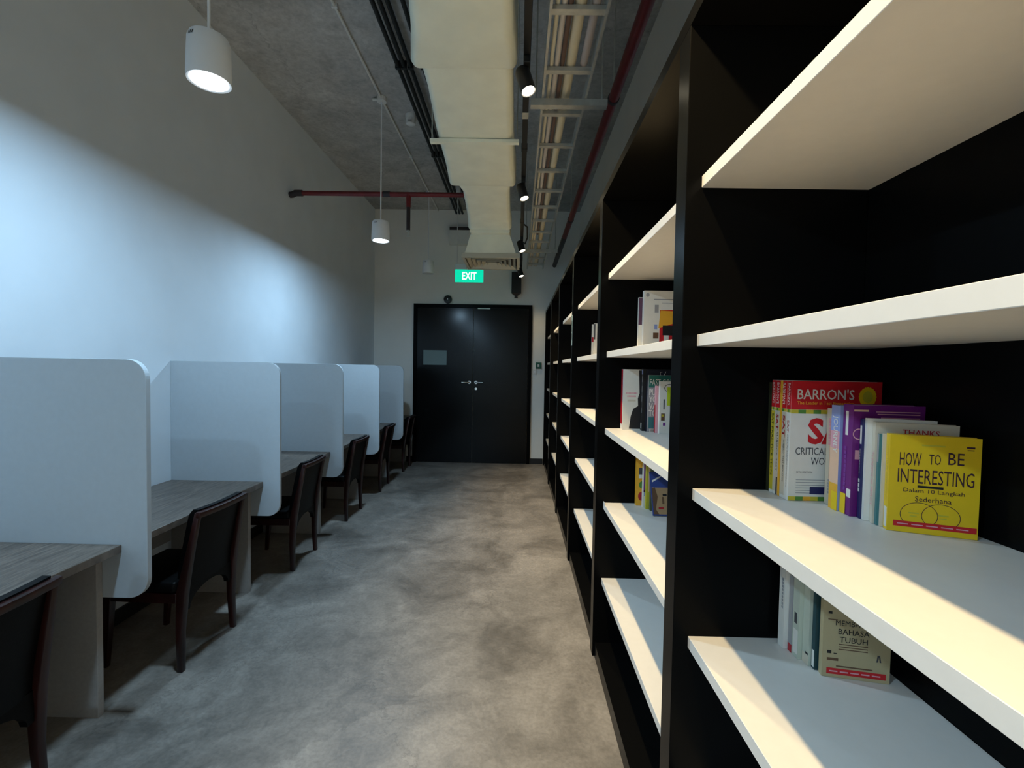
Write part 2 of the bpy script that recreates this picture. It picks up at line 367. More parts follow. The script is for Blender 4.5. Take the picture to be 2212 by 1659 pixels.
# thin white conduit on the ceiling that feeds the pendants
t = thing('ceiling_conduit', 'thin white electrical conduit running along the grey ceiling', 'conduit', (PX, 2, ZC))
MB().tube([(0, YN+.02-2, -.014), (0, YF-.01-2, -.014)], .011, 8).build('pipe', 'white_plastic', t)
for y in (-.45, 1.98, 4.42, 6.74):
    b = MB().lathe([(.045, -.04), (.045, 0)], (0, y-2, 0), n=20).build('junction_box', 'white_plastic', t)
    MB().tube([(-.045, y-2, -.02), (-.085, y-2, -.02)], .012, 8).build('stub', 'white_plastic', b)
for y in (-1.8, .8, 3.3, 5.6):
    MB().box((-.02, y-2-.01, -.028), (.02, y-2+.01, 0)).build('clip', 'white_plastic', t)
bl = ['leftmost black ceiling pipe beside the smoke detector', 'second black ceiling pipe from the left', 'third black ceiling pipe from the left', 'black ceiling pipe nearest the air duct']
for k, (xa, xb) in enumerate(((-1.035, -1.03), (-.985, -.98), (-.930, -.93), (-.825, -.825))):
    t = thing('black_pipe', bl[k], 'pipe', (xa, 0, ZC-.045), 0, 'black pipes under the ceiling')
    MB().tube([(0, YN+.02, 0), (0, 3.5, 0), (xb-xa, 6.5, 0), (xb-xa, YF-.005, -.01)], .017, 10).build('pipe', 'black_rubber', t, smooth=True)
    for y in (.6, 2.2, 3.9, 5.5): MB().box((-.022, y-.012, -.019), (.022, y+.012, .045)).build('saddle', 'black_metal', t)
t = thing('smoke_detector', 'small white smoke detector on the ceiling beside the black pipes', 'detector', (-1.12, 4.72, ZC))
MB().lathe([(.052, -.035), (.055, 0)], n=24).build('base', 'white_plastic', t, smooth=True)
MB().lathe([(.03, -.098), (.045, -.09), (.048, -.038), (.048, -.035)], n=24).build('sensor_head', 'white_plastic', t, smooth=True)
MB().box((-.02, -.0495, -.075), (.02, -.046, -.068)).build('slot', 'black_metal', t)

# red sprinkler pipe across the aisle
t = thing('sprinkler_pipe', 'thin dark red sprinkler pipe crossing below the ceiling from the left wall', 'pipe', (XL, 4.72, 3.285))
MB().tube([(.06, 0, 0), (XL*-1-.30, 0, 0)], .024, 12).build('pipe', 'red_pipe', t, smooth=True)
MB().tube([(.001, 0, -.02), (.03, 0, -.016), (.06, 0, 0), (.13, 0, 0)], [.030, .030, .031, .031], 12).build('elbow', 'dark_pipe', t, smooth=True)
sx = -1.135 - XL
MB().tube([(sx, 0, -.0), (sx, 0, -.13)], [.026, .022], 12).build('tee', 'red_pipe', t, smooth=True)
d = MB().tube([(sx, 0, -.13), (sx, 0, -.36)], .020, 12).build('dropper', 'dark_pipe', t, smooth=True)
MB().lathe([(.022, -.37), (.022, -.36)], (sx, 0, 0), n=14).lathe([(.007, -.415), (.008, -.37)], (sx, 0, 0), n=10).lathe([(.019, -.42), (.019, -.415)], (sx, 0, 0), n=14).build('sprinkler_head', 'galvanised', d)
MB().tube([(.95, 0, 0), (1.02, 0, 0)], .028, 12).build('coupling', 'dark_pipe', t, smooth=True)
# red pipe above the bookcase
t = thing('fire_pipe', 'dark red fire pipe running the length of the room above the bookcase', 'pipe', (.555, 0, 3.21))
MB().tube([(0, YN+.01, 0), (0, 5.9, 0)], .031, 14).build('pipe', 'red_pipe', t, smooth=True)
MB().tube([(0, 5.88, 0), (0, YF-.005, 0)], .033, 14).build('end_section', 'dark_pipe', t, smooth=True)
for y in (.4, 2.9, 5.2):
    h = MB().lathe([(.036, -.012), (.036, .012)], (0, y, 0), 'y', 16).build('clamp', 'dark_pipe', t)
    MB().tube([(0, y, .03), (0, y, ZC-3.21)], .005, 6).build('rod', 'galvanised', h)

# ------------------------------------------------------------------ air duct
t = thing('air_duct', 'pale insulated air duct hanging above the aisle, stepping narrower towards the door', 'duct', (-.3, 2, 3.05))
def duct_ring(xl, xr, y, zb, zt, r=.045):
    p = [*arc(xl+r, zt-r, r, 90, 180, 4), *arc(xl+r, zb+r, r, 180, 270, 4), *arc(xr-r, zb+r, r, 270, 360, 4), *arc(xr-r, zt-r, r, 0, 90, 4)]
    return [(a+.3, y-2, b-3.05) for a, b in p]
def duct_section(spec, h):
    return MB().loft([duct_ring(a, b, y, z, z+h, r) for y, a, b, z, r in spec]).build('duct_section', 'duct_wrap', t, smooth=True)
duct_section([(-3.3, -.475, -.040, 3.055, .05), (.2, -.47, -.045, 3.055, .05), (1.2, -.475, -.043, 3.055, .05), (1.9, -.472, -.048, 3.055, .05), (2.15, -.515, -.046, 3.05, .05), (2.36, -.563, -.030, 3.05, .04), (2.39, -.560, -.032, 3.06, .035)], .36)
duct_section([(2.391, -.520, -.052, 3.065, .04), (2.6, -.525, -.055, 3.06, .045), (3.0, -.553, -.057, 3.055, .045), (3.5, -.570, -.058, 3.05, .045), (3.86, -.592, -.044, 3.045, .04), (3.90, -.588, -.048, 3.06, .03)], .28)
duct_section([(3.901, -.54, -.085, 3.07, .03), (4.05, -.505, -.100, 3.055, .04), (4.6, -.53, -.105, 3.05, .04), (5.0, -.555, -.105, 3.05, .04), (5.03, -.565, -.095, 3.035, .04)], .19)
MB().loft([duct_ring(-.545, -.115, 5.031, 3.0, 3.2, .02), duct_ring(-.545, -.115, 5.72, 3.0, 3.2, .02)]).build('duct_end', 'duct_wrap', t, smooth=True)
MB().loft([[(a+.3, b-2, 3.0-3.05) for a, b in ((-.545, 5.09), (-.115, 5.09), (-.115, 5.70), (-.545, 5.70))],
           [(a+.3, b-2, 2.80-3.05) for a, b in ((-.60, 5.085), (-.045, 5.085), (-.045, 5.715), (-.60, 5.715))]]).build('plenum', 'duct_wrap', t)
for y, zb in ((.3, 3.055), (3.10, 3.052), (-1.9, 3.055)):
    h = MB().box((-.605+.3, y-2-.018, zb-.025-3.05), (-.02+.3, y-2+.018, zb-.003-3.05)).build('hanger_channel', 'duct_wrap', t)
    for x in (-.594, -.032): MB().tube([(x+.3, y-2, zb-.015-3.05), (x+.3, y-2, ZC-3.05)], .004, 6).build('rod', 'galvanised', h)
# diffuser with four-way louvres
df = thing('ceiling_diffuser', 'square louvred air diffuser at the end of the duct above the exit sign', 'diffuser', (-.32, 5.395, 2.75))
m = MB(); a, b = .315, .285
for x0, x1, y0_, y1_ in ((-a, a, -a, -b), (-a, a, b, a), (-a, -b, -b, b), (b, a, -b, b)): m.box((x0, y0_, 0), (x1, y1_, .05))
m.build('frame', 'diffuser_metal', df)
for k in range(5):
    r0 = .27 - k*.052; r1 = r0 - .035
    m = MB().loft([[(-r0, -r0, .004), (r0, -r0, .004), (r0, r0, .004), (-r0, r0, .004)], [(-r1, -r1, .038), (r1, -r1, .038), (r1, r1, .038), (-r1, r1, .038)]], caps=False)
    o = m.build('louvre', 'diffuser_metal', df); sm = o.modifiers.new('thickness', 'SOLIDIFY'); sm.thickness = .003
MB().box((-.284, -.284, .042), (.284, .284, .049)).build('throat', 'black_metal', df)

# ------------------------------------------------------------------ lighting track and spotlights
TX = .018
t = thing('lighting_track', 'long thin black lighting track running beside the air duct', 'track', (TX, 0, 3.12))
MB().box((-.018, YN+.02, -.017), (.018, 7.25, .017)).build('rail', 'black_metal', t, bevel=.002, segs=1)
for y in (-2, .1, 1.75, 3.35, 5.0, 6.7):
    c = MB().box((-.021, y-.02, -.019), (.021, y+.02, .022)).build('clip', 'black_metal', t)
    MB().tube([(0, y, .02), (0, y, ZC-3.12)], .003, 6).build('wire', 'galvanised', c)
for y in (2.9, 6.0): MB().box((-.019, y-.035, -.0185), (.019, y+.035, -.017)).build('joint', 'galvanised', t)
MB().tube([(.018, 5.1, .0), (.06, 5.2, .0), (.065, 5.4, -.06), (.04, 5.7, -.05), (.018, 5.8, -.005)], .008, 8).build('cable', 'black_rubber', t, smooth=True)
slab = {2.388: 'nearest visible black track spotlight with a bright lamp', 3.857: 'second visible black track spotlight, level with the red pipe',
        5.55: 'third visible black track spotlight beside the diffuser', 7.05: 'farthest black track spotlight above the door',
        .92: 'black track spotlight overhead just out of view', -.58: 'black track spotlight behind the camera', -2.1: 'added unseen track spotlight at the rear, raising the ambient light'}  # rearmost spotlight is an unseen extra, added for more bounce light
def make_spot(y, label):
    t = thing('track_spotlight', label, 'spotlight', (TX, y, 3.10), 0, 'black spotlights on the track')
    MB().box((-.016, -.045, -.035), (.016, .045, .002)).build('adapter', 'black_metal', t, bevel=.003)
    MB().tube([(0, 0, -.033), (-.02, 0, -.06), (-.045, 0, -.075)], .007, 8).build('arm', 'black_metal', t)
    ax = Vector((.30, -.20 if y > 0 else .1, -1)).normalized()
    q = Vector((0, 0, -1)).rotation_difference(ax)
    hd = MB().lathe([(.012, .05), (.034, .045), (.038, .03), (.038, -.075), (.036, -.08), (.033, -.062)], n=28).build('lamp_head', 'black_metal', t, smooth=True)
    hd.rotation_mode = 'QUATERNION'; hd.rotation_quaternion = q; hd.location = (-.012, 0, -.085)
    gl = MB().lathe([(.0, -.077), (.032, -.077), (.032, -.068)], n=28).build('lens', 'spot_glow', hd)
    l = bpy.data.lights.new('spot_light', 'SPOT'); l.energy = SPOT_W * (.10 if y > 7 else 1); l.color = SPOT_COL; l.spot_size = math.radians(95); l.spot_blend = .75; l.shadow_soft_size = .028
    lo = bpy.data.objects.new('spot_light', l); C.objects.link(lo); lo.parent = t
    lo.location = Vector((-.012, 0, -.085)) + ax * .112
    lo.rotation_euler = Vector((.34, 0, -1)).to_track_quat('-Z', 'Y').to_euler()
for y, lb in slab.items(): make_spot(y, lb)
t = thing('black_wall_box', 'black rectangular box fixture on the far wall above the right door leaf', 'speaker', (-.05, YF, 2.745))
MB().box((-.075, -.13, 0), (.08, -.03, .33)).build('case', 'black_metal', t, bevel=.004)
MB().box((-.03, -.03, .1), (.03, 0, .2)).build('bracket', 'black_metal', t)
MB().loft([[(-.07, -.13, 0), (.07, -.13, 0), (.07, -.03, 0), (-.07, -.03, 0)], [(-.02, -.10, -.04), (.02, -.10, -.04), (.02, -.06, -.04), (-.02, -.06, -.04)], [(-.028, -.10, -.075), (.028, -.10, -.075), (.028, -.06, -.075), (-.028, -.06, -.075)]]).build('tail', 'dark_pipe', t)

# ------------------------------------------------------------------ cable ladder
TL, TR_, TZ = .112, .352, 3.08
t = thing('cable_ladder', 'galvanised cable ladder with rungs hanging above the bookcase front', 'cable tray', (TL, 0, TZ))
for x in (0, TR_-TL): MB().box((x-.006, YN+.02, -.012), (x+.006, 7.12, .065)).build('side_rail', 'galvanised', t)
ry = 2.03 - .402*13
while ry < 7.1:
    MB().box((.006, ry-.017, -.008), (TR_-TL-.006, ry+.017, .012)).build('rung', 'galvanised', t); ry += .402
cabs = [('thin cream cable lying at the left edge of the cable ladder', .030, .010, (.75, .70, .55), 7.05), ('pinkish white cable next to the cream one on the cable ladder', .058, .013, (.70, .62, .54), 7.05),
        ('brown cable between the pale cables on the cable ladder', .086, .012, (.16, .09, .06), 5.4), ('thick beige pipe in the middle of the cable ladder', .130, .027, (.78, .66, .44), 7.05),
        ('dull pink pipe at the right of the cable ladder', .196, .020, (.52, .42, .36), 2.42)]
for lb, x, r, c, ye in cabs:
    m = col('cable_%d' % int(x*1000), c, .55)
    pts = [(0, YN+.03, 0)] + [(.0008*math.sin(k*1.7 + x*40), YN+.03 + (ye-YN-.03)*k/14, 0) for k in range(1, 15)]
    bend = 0
    pts = [(p[0] + (bend*max(0, (p[1]-4.6)/2.4)), p[1], p[2]) for p in pts]
    o = MB().tube(pts, r, 12).build('tray_cable', m, smooth=True, loc=(TL+x, 0, TZ+.013+r))
    tag(o, lb, 'cable', 'cables lying in the cable ladder')
for y, lb in ((2.67, 'metal support channel under the cable ladder nearest the camera'), (5.95, 'metal support channel under the far end of the cable ladder')):
    c = thing('support_channel', lb, 'bracket', (.045, y, TZ-.052), 0, 'support channels under the cable ladder')
    m = MB().box((0, -.021, 0), (.43, .021, .004)).box((0, -.021, .004), (.43, -.017, .038)).box((0, .017, .004), (.43, .021, .038)); m.build('channel', 'galvanised', c)
    for x in (.03, .40): MB().tube([(x, 0, .003), (x, 0, ZC-TZ+.052)], .005, 6).build('rod', 'galvanised', c)

# ------------------------------------------------------------------ signs and small wall fittings
EY = 6.5
t = thing('exit_sign', 'green illuminated exit sign hanging above the door', 'sign', (-.90, EY, 2.74))
MB().box((0, -.012, 0), (.395, .012, .172)).build('sign_plate', 'exit_green', t, bevel=.002, segs=1)
text('lettering', 'EXIT', 'cover', .10, .30, .035, .14, -.0135, 'exit_white', t, .02)
MB().box((.0, -.022, .172), (.16, .022, .25)).build('housing', 'clear_plate', t, bevel=.003)
MB().tube([(.025, 0, .25), (.025, 0, ZC-2.74)], .006, 8).build('rod', 'white_plastic', t)
MB().lathe([(.028, ZC-2.74-.10), (.028, ZC-2.74)], (.025, 0, 0), n=18).build('ceiling_box', 'white_plastic', t)
t = thing('alarm_bell', 'small round black bell above the door frame', 'bell', (-1.147, YF, 2.64))
MB().lathe([(.02, -.06), (.062, -.05), (.066, -.02), (.06, 0)], axis='y', n=28).build('dome', 'black_metal', t, smooth=True)
MB().lathe([(.0, -.066), (.008, -.066), (.008, -.058)], axis='y', n=12).build('screw', 'chrome', t)
t = thing('call_point', 'small green door release unit on the wall right of the door', 'switch', (.33, YF, 1.60))
MB().box((-.045, -.03, -.05), (.045, 0, .05)).build('case', col('dkgreen', (.01, .10, .06)), t, bevel=.004)
MB().box((-.014, -.033, -.02), (.014, -.03, .02)).build('button', 'white_plastic', t)
t = thing('light_switch', 'small white switch plate below the green door release unit', 'switch', (.27, YF, 1.50))
MB().box((-.035, -.012, -.04), (.035, 0, .04)).build('plate', 'white_plastic', t, bevel=.003)
MB().box((-.012, -.016, -.015), (.012, -.012, .015)).build('rocker', 'white_enamel', t)
t = thing('paper_notice', 'white paper notice stuck on the left door leaf', 'notice', (-1.53, YF-.0365, 1.585))
MB().box((0, -.0012, 0), (.375, 0, .235)).build('sheet', 'paper', t)
t = thing('wall_cabinet', 'pale box fixed to the far wall beside the end of the air duct', 'box', (-1.13, YF, 3.50))
MB().box((0, -.12, 0), (.33, 0, .22)).build('case', 'white_plastic', t, bevel=.004)
MB().box((.01, -.115, .22), (.32, 0, .27)).build('lid', 'dark_pipe', t)
t = thing('upright_label', 'narrow black and white printed strip on a bookcase upright', 'label', (XS, DIV[3]+.003, 1.74))
MB().box((-.002, 0, 0), (0, .07, .245)).build('card', 'paper', t)
for z0, z1 in ((.05, .10), (.11, .15), (.155, .20)): MB().box((-.0026, .015, z0), (-.002, .055, z1)).build('print', 'black_metal', t)
t = thing('shelf_tag', 'small white price tag on the corner of a lower shelf', 'label', (XSH, 2.448, SZ['D']))
MB().box((-.0015, -.03, -.028), (0, 0, .012)).build('card', 'white_enamel', t)

# ------------------------------------------------------------------ books
PRINT = {}
def book(name, label, cat, x, y, z, wd, h, th, cover, pages=(.72, .66, .52), rz=0.0, ry=0.0, spine=None, group=None, soft=.0012):
    """x,y,z: bottom corner where spine and near cover meet; book runs wd along +x, th along +y."""
    t = thing(name, label, cat, (x, y, z), rz, group)
    if ry: t.rotation_euler = (ry, 0, rz)
    c = soft
    cov = MB().box((0, 0, 0), (wd, c, h)).box((0, th-c, 0), (wd, th, h)).box((0, c, 0), (c*1.4, th-c, h)).build('cover', cover, t)
    MB().box((c*1.4, c, .0015), (wd-.002, th-c, h-.0015)).build('pages', col('pages_%d' % int(pages[0]*100), pages, .8), t)
    if spine: MB().box((-.0004, .0004, .0005), (0, th-.0004, h-.0005)).build('spine', spine, t)
    t['_w'] = wd; t['_h'] = h; t['_t'] = th
    return t
def patch(t, name, m, u0, u1, v0, v1, k=1):      # flat print on the near cover
    return MB().box((u0, -.0003*k, v0), (u1, -.0003*(k-1), v1)).build(name, m, t)
def spatch(t, name, m, y0, y1, v0, v1, k=2):     # flat print on the spine
    return MB().box((-.0004*k, y0, v0), (-.0004*(k-1), y1, v1)).build(name, m, t)
def disc(t, name, m, u, v, ru, rv, k=1, n=28, teeth=0):
    p = [(u + ru*(1 - (teeth if i % 2 else 0))*math.cos(2*math.pi*i/n), v + rv*(1 - (teeth if i % 2 else 0))*math.sin(2*math.pi*i/n)) for i in range(n)]
    return MB().prism(p, 'y', -.0003*k, -.0003*(k-1)).build(name, m, t)
def shape(t, name, m, pts, k=1): return MB().prism(pts, 'y', -.0003*k, -.0003*(k-1)).build(name, m, t)
def ring(t, name, m, u, v, ru, rv, wd, k=1, n=40, a0=0, a1=360):
    o = arc(0, 0, 1, a0, a1, n); vs = []
    for a, b in o: vs += [(u + ru*a, -.0003*k, v + rv*b), (u + (ru-wd)*a, -.0003*k, v + (rv-wd)*b)]
    return MB().add(vs, [(2*i, 2*i+1, 2*i+3, 2*i+2) for i in range(n)]).build(name, m, t)
def cov_text(t, s, u0, u1, v0, v1, m, bold=0, k=2): return text('lettering', s, 'cover', u0, u1, v0, v1, -.0003*k-.0001, m, t, bold)
def sp_text(t, s, z0, z1, y0, y1, m, bold=0, k=2): return text('lettering', s, 'spine', z0, z1, y0, y1, -.0004*k-.0002, m, t, bold)
def sp_bars(t, z0, z1, y0, y1, m, n, k=2):      # unreadable small spine print as a row of short strokes
    st = (z0 - z1) / n
    for i in range(n): spatch(t, 'small_print', m, y0, y1, z0 - st*(i+.75), z0 - st*i, k)
def cov_bars(t, u0, u1, v0, v1, m, n, k=1):
    st = (u1 - u0) / n
    for i in range(n): patch(t, 'small_print', m, u0 + st*i, u0 + st*(i+.78), v0, v1, k)
red = col('red', (.62, .012, .018)); redd = col('deepred', (.45, .012, .022)); white = col('white', (.80, .76, .68)); cream = col('cream', (.66, .58, .45))
black = col('black', (.012, .011, .012)); yellow = col('yellow', (.86, .56, .008)); gold = col('gold', (.62, .50, .04)); orange = col('orange', (.85, .42, .03))
purple = col('purple', (.16, .012, .17)); violet = col('violet', (.20, .04, .27)); navy = col('navy', (.018, .02, .10)); teal = col('teal', (.05, .19, .20))
grey = col('grey', (.34, .33, .33)); dgrey = col('darkgrey', (.07, .07, .075)); pink = col('pink', (.75, .36, .40)); tan = col('tan', (.50, .40, .22))
lgreen = col('lightgreen', (.55, .58, .47)); green = col('green', (.10, .26, .04)); blue = col('blue', (.03, .06, .24)); lblue = col('lightblue', (.30, .36, .66))
bgrn = col('bottlegreen', (.02, .16, .12)); peach = col('peach', (.80, .50, .33)); skin = col('skin', (.42, .26, .13)); brown = col('brown', (.14, .07, .035)); lime = col('lime', (.50, .62, .02))
GC, GD = 'books on the middle shelf of the near bay', 'books on the lower shelf of the near bay'
zc = SZ['C'] + .0006; zd = SZ['D'] + .0006; zb = SZ['B'] + .0006
b = book('book', 'dark olive book at the far left end of the row of test guides', 'book', .662, 1.2115, zc, .20, .285, .014, col('olive', (.03, .03, .012)), group=GC)
def barron(y, th, w_sp, lb, stripes):
    b = book('study_guide', lb, 'book', .662, y, zc, .216, .291, th, white, group=GC)
    spatch(b, 'spine_header', red, .0005, th-.0005, .222, .2905, 1)
    spatch(b, 'spine_field', w_sp, .0005, th-.0005, .008, .213, 1)
    sp_text(b, "BARRON'S", .285, .232, th*.25, th*.75, white, 0, 1)
    for k in range(3): spatch(b, 'spine_stripe', (gold, green, gold)[k], .0005+(th-.001)*k/3, .0005+(th-.001)*(k+1)/3, .214, .2215, 1)
    patch(b, 'header', red, 0, .216, .222, .291); return b
b = barron(1.194, .0165, gold, 'yellow-spined test guide with a red header, leftmost of four alike', 0)
sp_text(b, 'SAT PRACTICE TESTS', .205, .045, .004, .012, black)
b = barron(1.172, .021, cream, 'cream-spined test guide, second of four with red headers', 0); sp_text(b, 'SAT', .205, .165, .004, .015, redd, .02); sp_text(b, 'SUBJECT TEST', .160, .06, .004, .011, dgrey)
spatch(b, 'tape', black, .001, .006, .0, .045, 3)
b = barron(1.143, .028, cream, 'thicker cream-spined test guide with an orange edge, third of four with red headers', 0)
spatch(b, 'edge_strip', orange, .018, .0275, .001, .2905, 3); sp_text(b, 'SAT', .205, .150, .004, .014, redd, .02); sp_text(b, 'SUBJECT TEST BIOLOGY', .145, .04, .004, .011, dgrey)
b = barron(1.1255, .017, white, 'white test guide with red header and gold seal on its cover', 0)
sp_text(b, 'SAT', .195, .165, .005, .012, redd); sp_text(b, 'CRITICAL READING WORKBOOK', .160, .03, .006, .011, grey)
cov_text(b, "BARRON'S", .014, .150, .247, .272, white, .01); cov_text(b, 'The Leader in Test Preparation', .014, .150, .232, .242, orange, .01)
disc(b, 'gold_seal', yellow, .182, .255, .0215, .0245, 2, 40, .07); disc(b, 'seal_centre', gold, .182, .255, .012, .014, 3)
for k in range(12): shape(b, 'stripe', (gold, green)[k % 2], [(.018*k, .212), (.018*(k+1), .212), (.018*(k+1), .2215), (.018*k, .2215)]); shape(b, 'stripe', (gold, green, orange)[k % 3], [(.018*k, .0), (.018*(k+1), .0), (.018*(k+1), .010), (.018*k, .010)])
cov_text(b, 'SAT', .042, .185, .138, .202, red, .035); cov_text(b, 'CRITICAL READING', .014, .175, .112, .130, dgrey); cov_text(b, 'WORKBOOK', .052, .16, .088, .106, dgrey)
cov_text(b, '14TH EDITION', .018, .056, .068, .072, dgrey)
for v in (.050, .044, .037, .030, .024, .018): patch(b, 'small_print', grey, .018, .09, v, v+.0015)
patch(b, 'badge', navy, .052, .11, .016, .034, 2)
b = book('book', 'slim pale pink and beige book in front of the white test guide', 'book', .738, 1.0805, zc, .11, .228, .030, cream, rz=-.06, group=GC)
spatch(b, 'lower_spine', peach, .002, .016, .06, .17, 1); sp_bars(b, .205, .14, .014, .021, pink, 9); sp_bars(b, .06, .025, .012, .018, grey, 5)
b = book('book', 'book with a blue to peach spine and yellow label', 'book', .726, 1.046, zc, .11, .238, .032, lblue, rz=-.06, group=GC)
for z0, z1, mm in ((.14, .18, pink), (.06, .14, peach), (.0, .06, orange)): spatch(b, 'spine_band', mm, .0005, .0315, z0, z1, 1)
sp_text(b, 'JOURNEY', .215, .13, .006, .026, white, .01); spatch(b, 'yellow_label', yellow, .0, .02, .0, .042, 3)
b = book('book', 'thick purple book with white lines printed on its cover', 'book', .728, 1.0085, zc, .142, .243, .036, purple, rz=-.10, group=GC)
spatch(b, 'white_label', white, .017, .026, .175, .228, 1); sp_bars(b, .15, .05, .019, .026, violet, 10); spatch(b, 'price_sticker', white, .0, .014, .04, .058, 1); spatch(b, 'yellow_sticker', yellow, .016, .036, .0, .045, 3)
for v, a in ((.228, .045), (.223, .048), (.215, .055)): patch(b, 'printed_line', pink, a, .132, v, v+.002)
patch(b, 'tab', peach, .001, .03, .229, .233); ring(b, 'circle', pink, .012, .18, .012, .012, .002, 1); patch(b, 'square', pink, .006, .02, .125, .145)
b = book('book', 'thin navy blue book with a white spine label', 'book', .738, .9945, zc, .125, .214, .012, navy, rz=-.30, group=GC)
spatch(b, 'white_label', white, .002, .010, .16, .20, 1); sp_bars(b, .085, .055, .003, .009, white, 3); sp_bars(b, .15, .095, .005, .007, grey, 9)
b = book('book', 'plain cream book standing behind the cream book titled in red', 'book', .738, .9815, zc, .118, .217, .0115, white, rz=-.33, group=GC)
b = book('book', 'cream book with red title lettering behind the yellow book', 'book', .742, .9635, zc, .136, .211, .015, cream, rz=-.35, group=GC)
cov_text(b, 'THANKS', .045, .105, .187, .199, redd, .01); sp_text(b, 'THANKS to PERCY', .15, .035, .003, .012, pink, .01)
b = book('book', 'thin book with a grey and teal spine', 'book', .742, .9525, zc, .13, .188, .0095, teal, rz=-.36, group=GC); spatch(b, 'grey_half', grey, .0003, .009, .13, .187, 1)
b = book('book', 'very thin cream booklet beside the yellow book', 'book', .744, .9455, zc, .128, .190, .005, cream, rz=-.36, group=GC)
# yellow book
b = book('book', 'bright yellow book with hand-lettered cover and red strip at the bottom', 'book', .742, .9245, zc, .140, .192, .0195, yellow, rz=-.365, group=GC)
ink = col('ink', (.05, .012, .03))
for s, a0, a1, v0, v1 in (('HOW', .016, .050, .132, .158), ('TO', .062, .080, .137, .157), ('BE', .091, .115, .139, .162), ('INTERESTING', .014, .131, .098, .126), ('Dalam 10 Langkah', .024, .118, .078, .088), ('Sederhana', .043, .099, .063, .073)): cov_text(b, s, a0, a1, v0, v1, ink)
patch(b, 'black_strip', black, .046, .086, .090, .0945); patch(b, 'author_line', gold, .05, .086, .172, .175); patch(b, 'logo', ink, .118, .130, .172, .1755); patch(b, 'logo', ink, .119, .129, .168, .1695)
ring(b, 'circle', ink, .050, .036, .030, .025, .0011); ring(b, 'circle', ink, .084, .036, .030, .025, .0011)
for u, v, wd in ((.034, .038, .016), (.036, .032, .011), (.078, .038, .018), (.082, .032, .011)): patch(b, 'small_print', gold, u, u+wd, v, v+.0025)
patch(b, 'red_strip', red, .010, .138, .011, .022, 2)
for k in range(5): patch(b, 'strip_print', pink, .016+k*.023, .034+k*.023, .0155, .0175, 3)
spatch(b, 'white_label', white, .004, .016, .005, .045, 1); sp_text(b, 'HOW TO BE INTERESTING', .17, .06, .006, .013, gold)
# lower shelf of the near bay
b = book('book', 'white hardback at the left end of the lower row', 'book', .695, 1.178, zd, .15, .205, .024, white, group=GD); sp_bars(b, .18, .10, .006, .012, grey, 9)
b = book('book', 'grey paperback with a red foot beside the white hardback', 'book', .706, 1.160, zd, .14, .195, .0165, grey, group=GD); spatch(b, 'red_foot', redd, .0004, .016, .0, .02, 1)
b = book('book', 'thick pale green book in the lower row', 'book', .706, 1.134, zd, .15, .21, .025, lgreen, group=GD); spatch(b, 'author_mark', dgrey, .008, .018, .085, .112, 1); spatch(b, 'spine_panel', white, .003, .02, .01, .07, 1)
b = book('book', 'pale grey-green book next to the thin dark book', 'book', .716, 1.109, zd, .14, .2, .024, lgreen, group=GD); spatch(b, 'black_mark', black, .002, .012, .025, .03, 1); spatch(b, 'cream_foot', cream, .0004, .0235, 0, .024, 1)
b = book('book', 'thin dark teal book leaning beside the tan book', 'book', .722, 1.095, zd, .13, .205, .013, col('darkteal', (.012, .05, .06)), rz=-.06, group=GD); spatch(b, 'white_foot', white, .002, .011, .005, .045, 1)
b = book('book', 'tan book with dark capital title and red strip at its foot', 'book', .726, 1.0745, zd, .140, .208, .016, tan, rz=-.19, group=GD)
cov_text(b, 'MEMBACA', .026, .098, .124, .137, black, 0); cov_text(b, 'BAHASA', .032, .096, .104, .117, black, .003); cov_text(b, 'TUBUH', .035, .093, .085, .098, black, .003)
for v in (.079, .073, .067): patch(b, 'small_print', brown, .034, .094, v, v+.002)
patch(b, 'picture', black, .010, .019, .056, .063); patch(b, 'picture', black, .024, .031, .056, .058); patch(b, 'picture', brown, .010, .034, .040, .046)
shape(b, 'picture', dgrey, [(.112, .048), (.115, .048), (.117, .06), (.119, .048), (.122, .048), (.119, .064), (.114, .064)])
patch(b, 'picture', black, .010, .018, .150, .156); patch(b, 'small_print', brown, .01, .03, .136, .138)
patch(b, 'red_strip', red, .010, .132, .008, .022, 2)
for k in range(5): patch(b, 'strip_print', pink, .016+k*.022, .033+k*.022, .0135, .0165, 3)
patch(b, 'small_print', brown, .03, .105, .026, .029)
# second bay, middle shelf
G2 = 'books on the middle shelf of the second bay'
b = book('book', 'white book with red spine and a dark silhouetted suit on its cover', 'book', .548, 2.408, zc, .20, .315, .045, white, group=G2)
spatch(b, 'red_spine', redd, .010, .0445, .03, .3145, 1)
shape(b, 'silhouette', black, [(.034, .006), (.198, .006), (.198, .31), (.080, .31), (.085, .19), (.077, .165), (.079, .125), (.054, .110), (.042, .07)])
cov_bars(b, .014, .076, .187, .195, pink, 9); cov_bars(b, .022, .068, .171, .179, pink, 7); patch(b, 'small_print', cream, .024, .066, .148, .158)
b = book('book', 'tall black book with a white foot label beside the silhouetted suit cover', 'book', .640, 2.372, zc, .2, .318, .032, black, group=G2); spatch(b, 'white_label', white, .012, .026, .012, .04, 1); spatch(b, 'title', lblue, .006, .024, .29, .312, 1)
for z in (.09, .15, .20, .25): spatch(b, 'spine_line', grey, .012, .016, z, z+.03, 1)
b = book('magazine', 'tall dark navy magazine with white script at its top edge', 'magazine', .655, 2.358, zc, .21, .312, .009, col('darknavy', (.01, .01, .025)), group=G2); ring(b, 'script_mark', white, .074, .295, .008, .010, .002, 1, 20, 60, 300); shape(b, 'script_mark', white, [(.084, .284), (.087, .284), (.097, .306), (.094, .306)]); 
b = book('magazine', 'green-topped business magazine with bold white cover words', 'magazine', .657, 2.338, zc, .205, .288, .008, grey, group=G2)
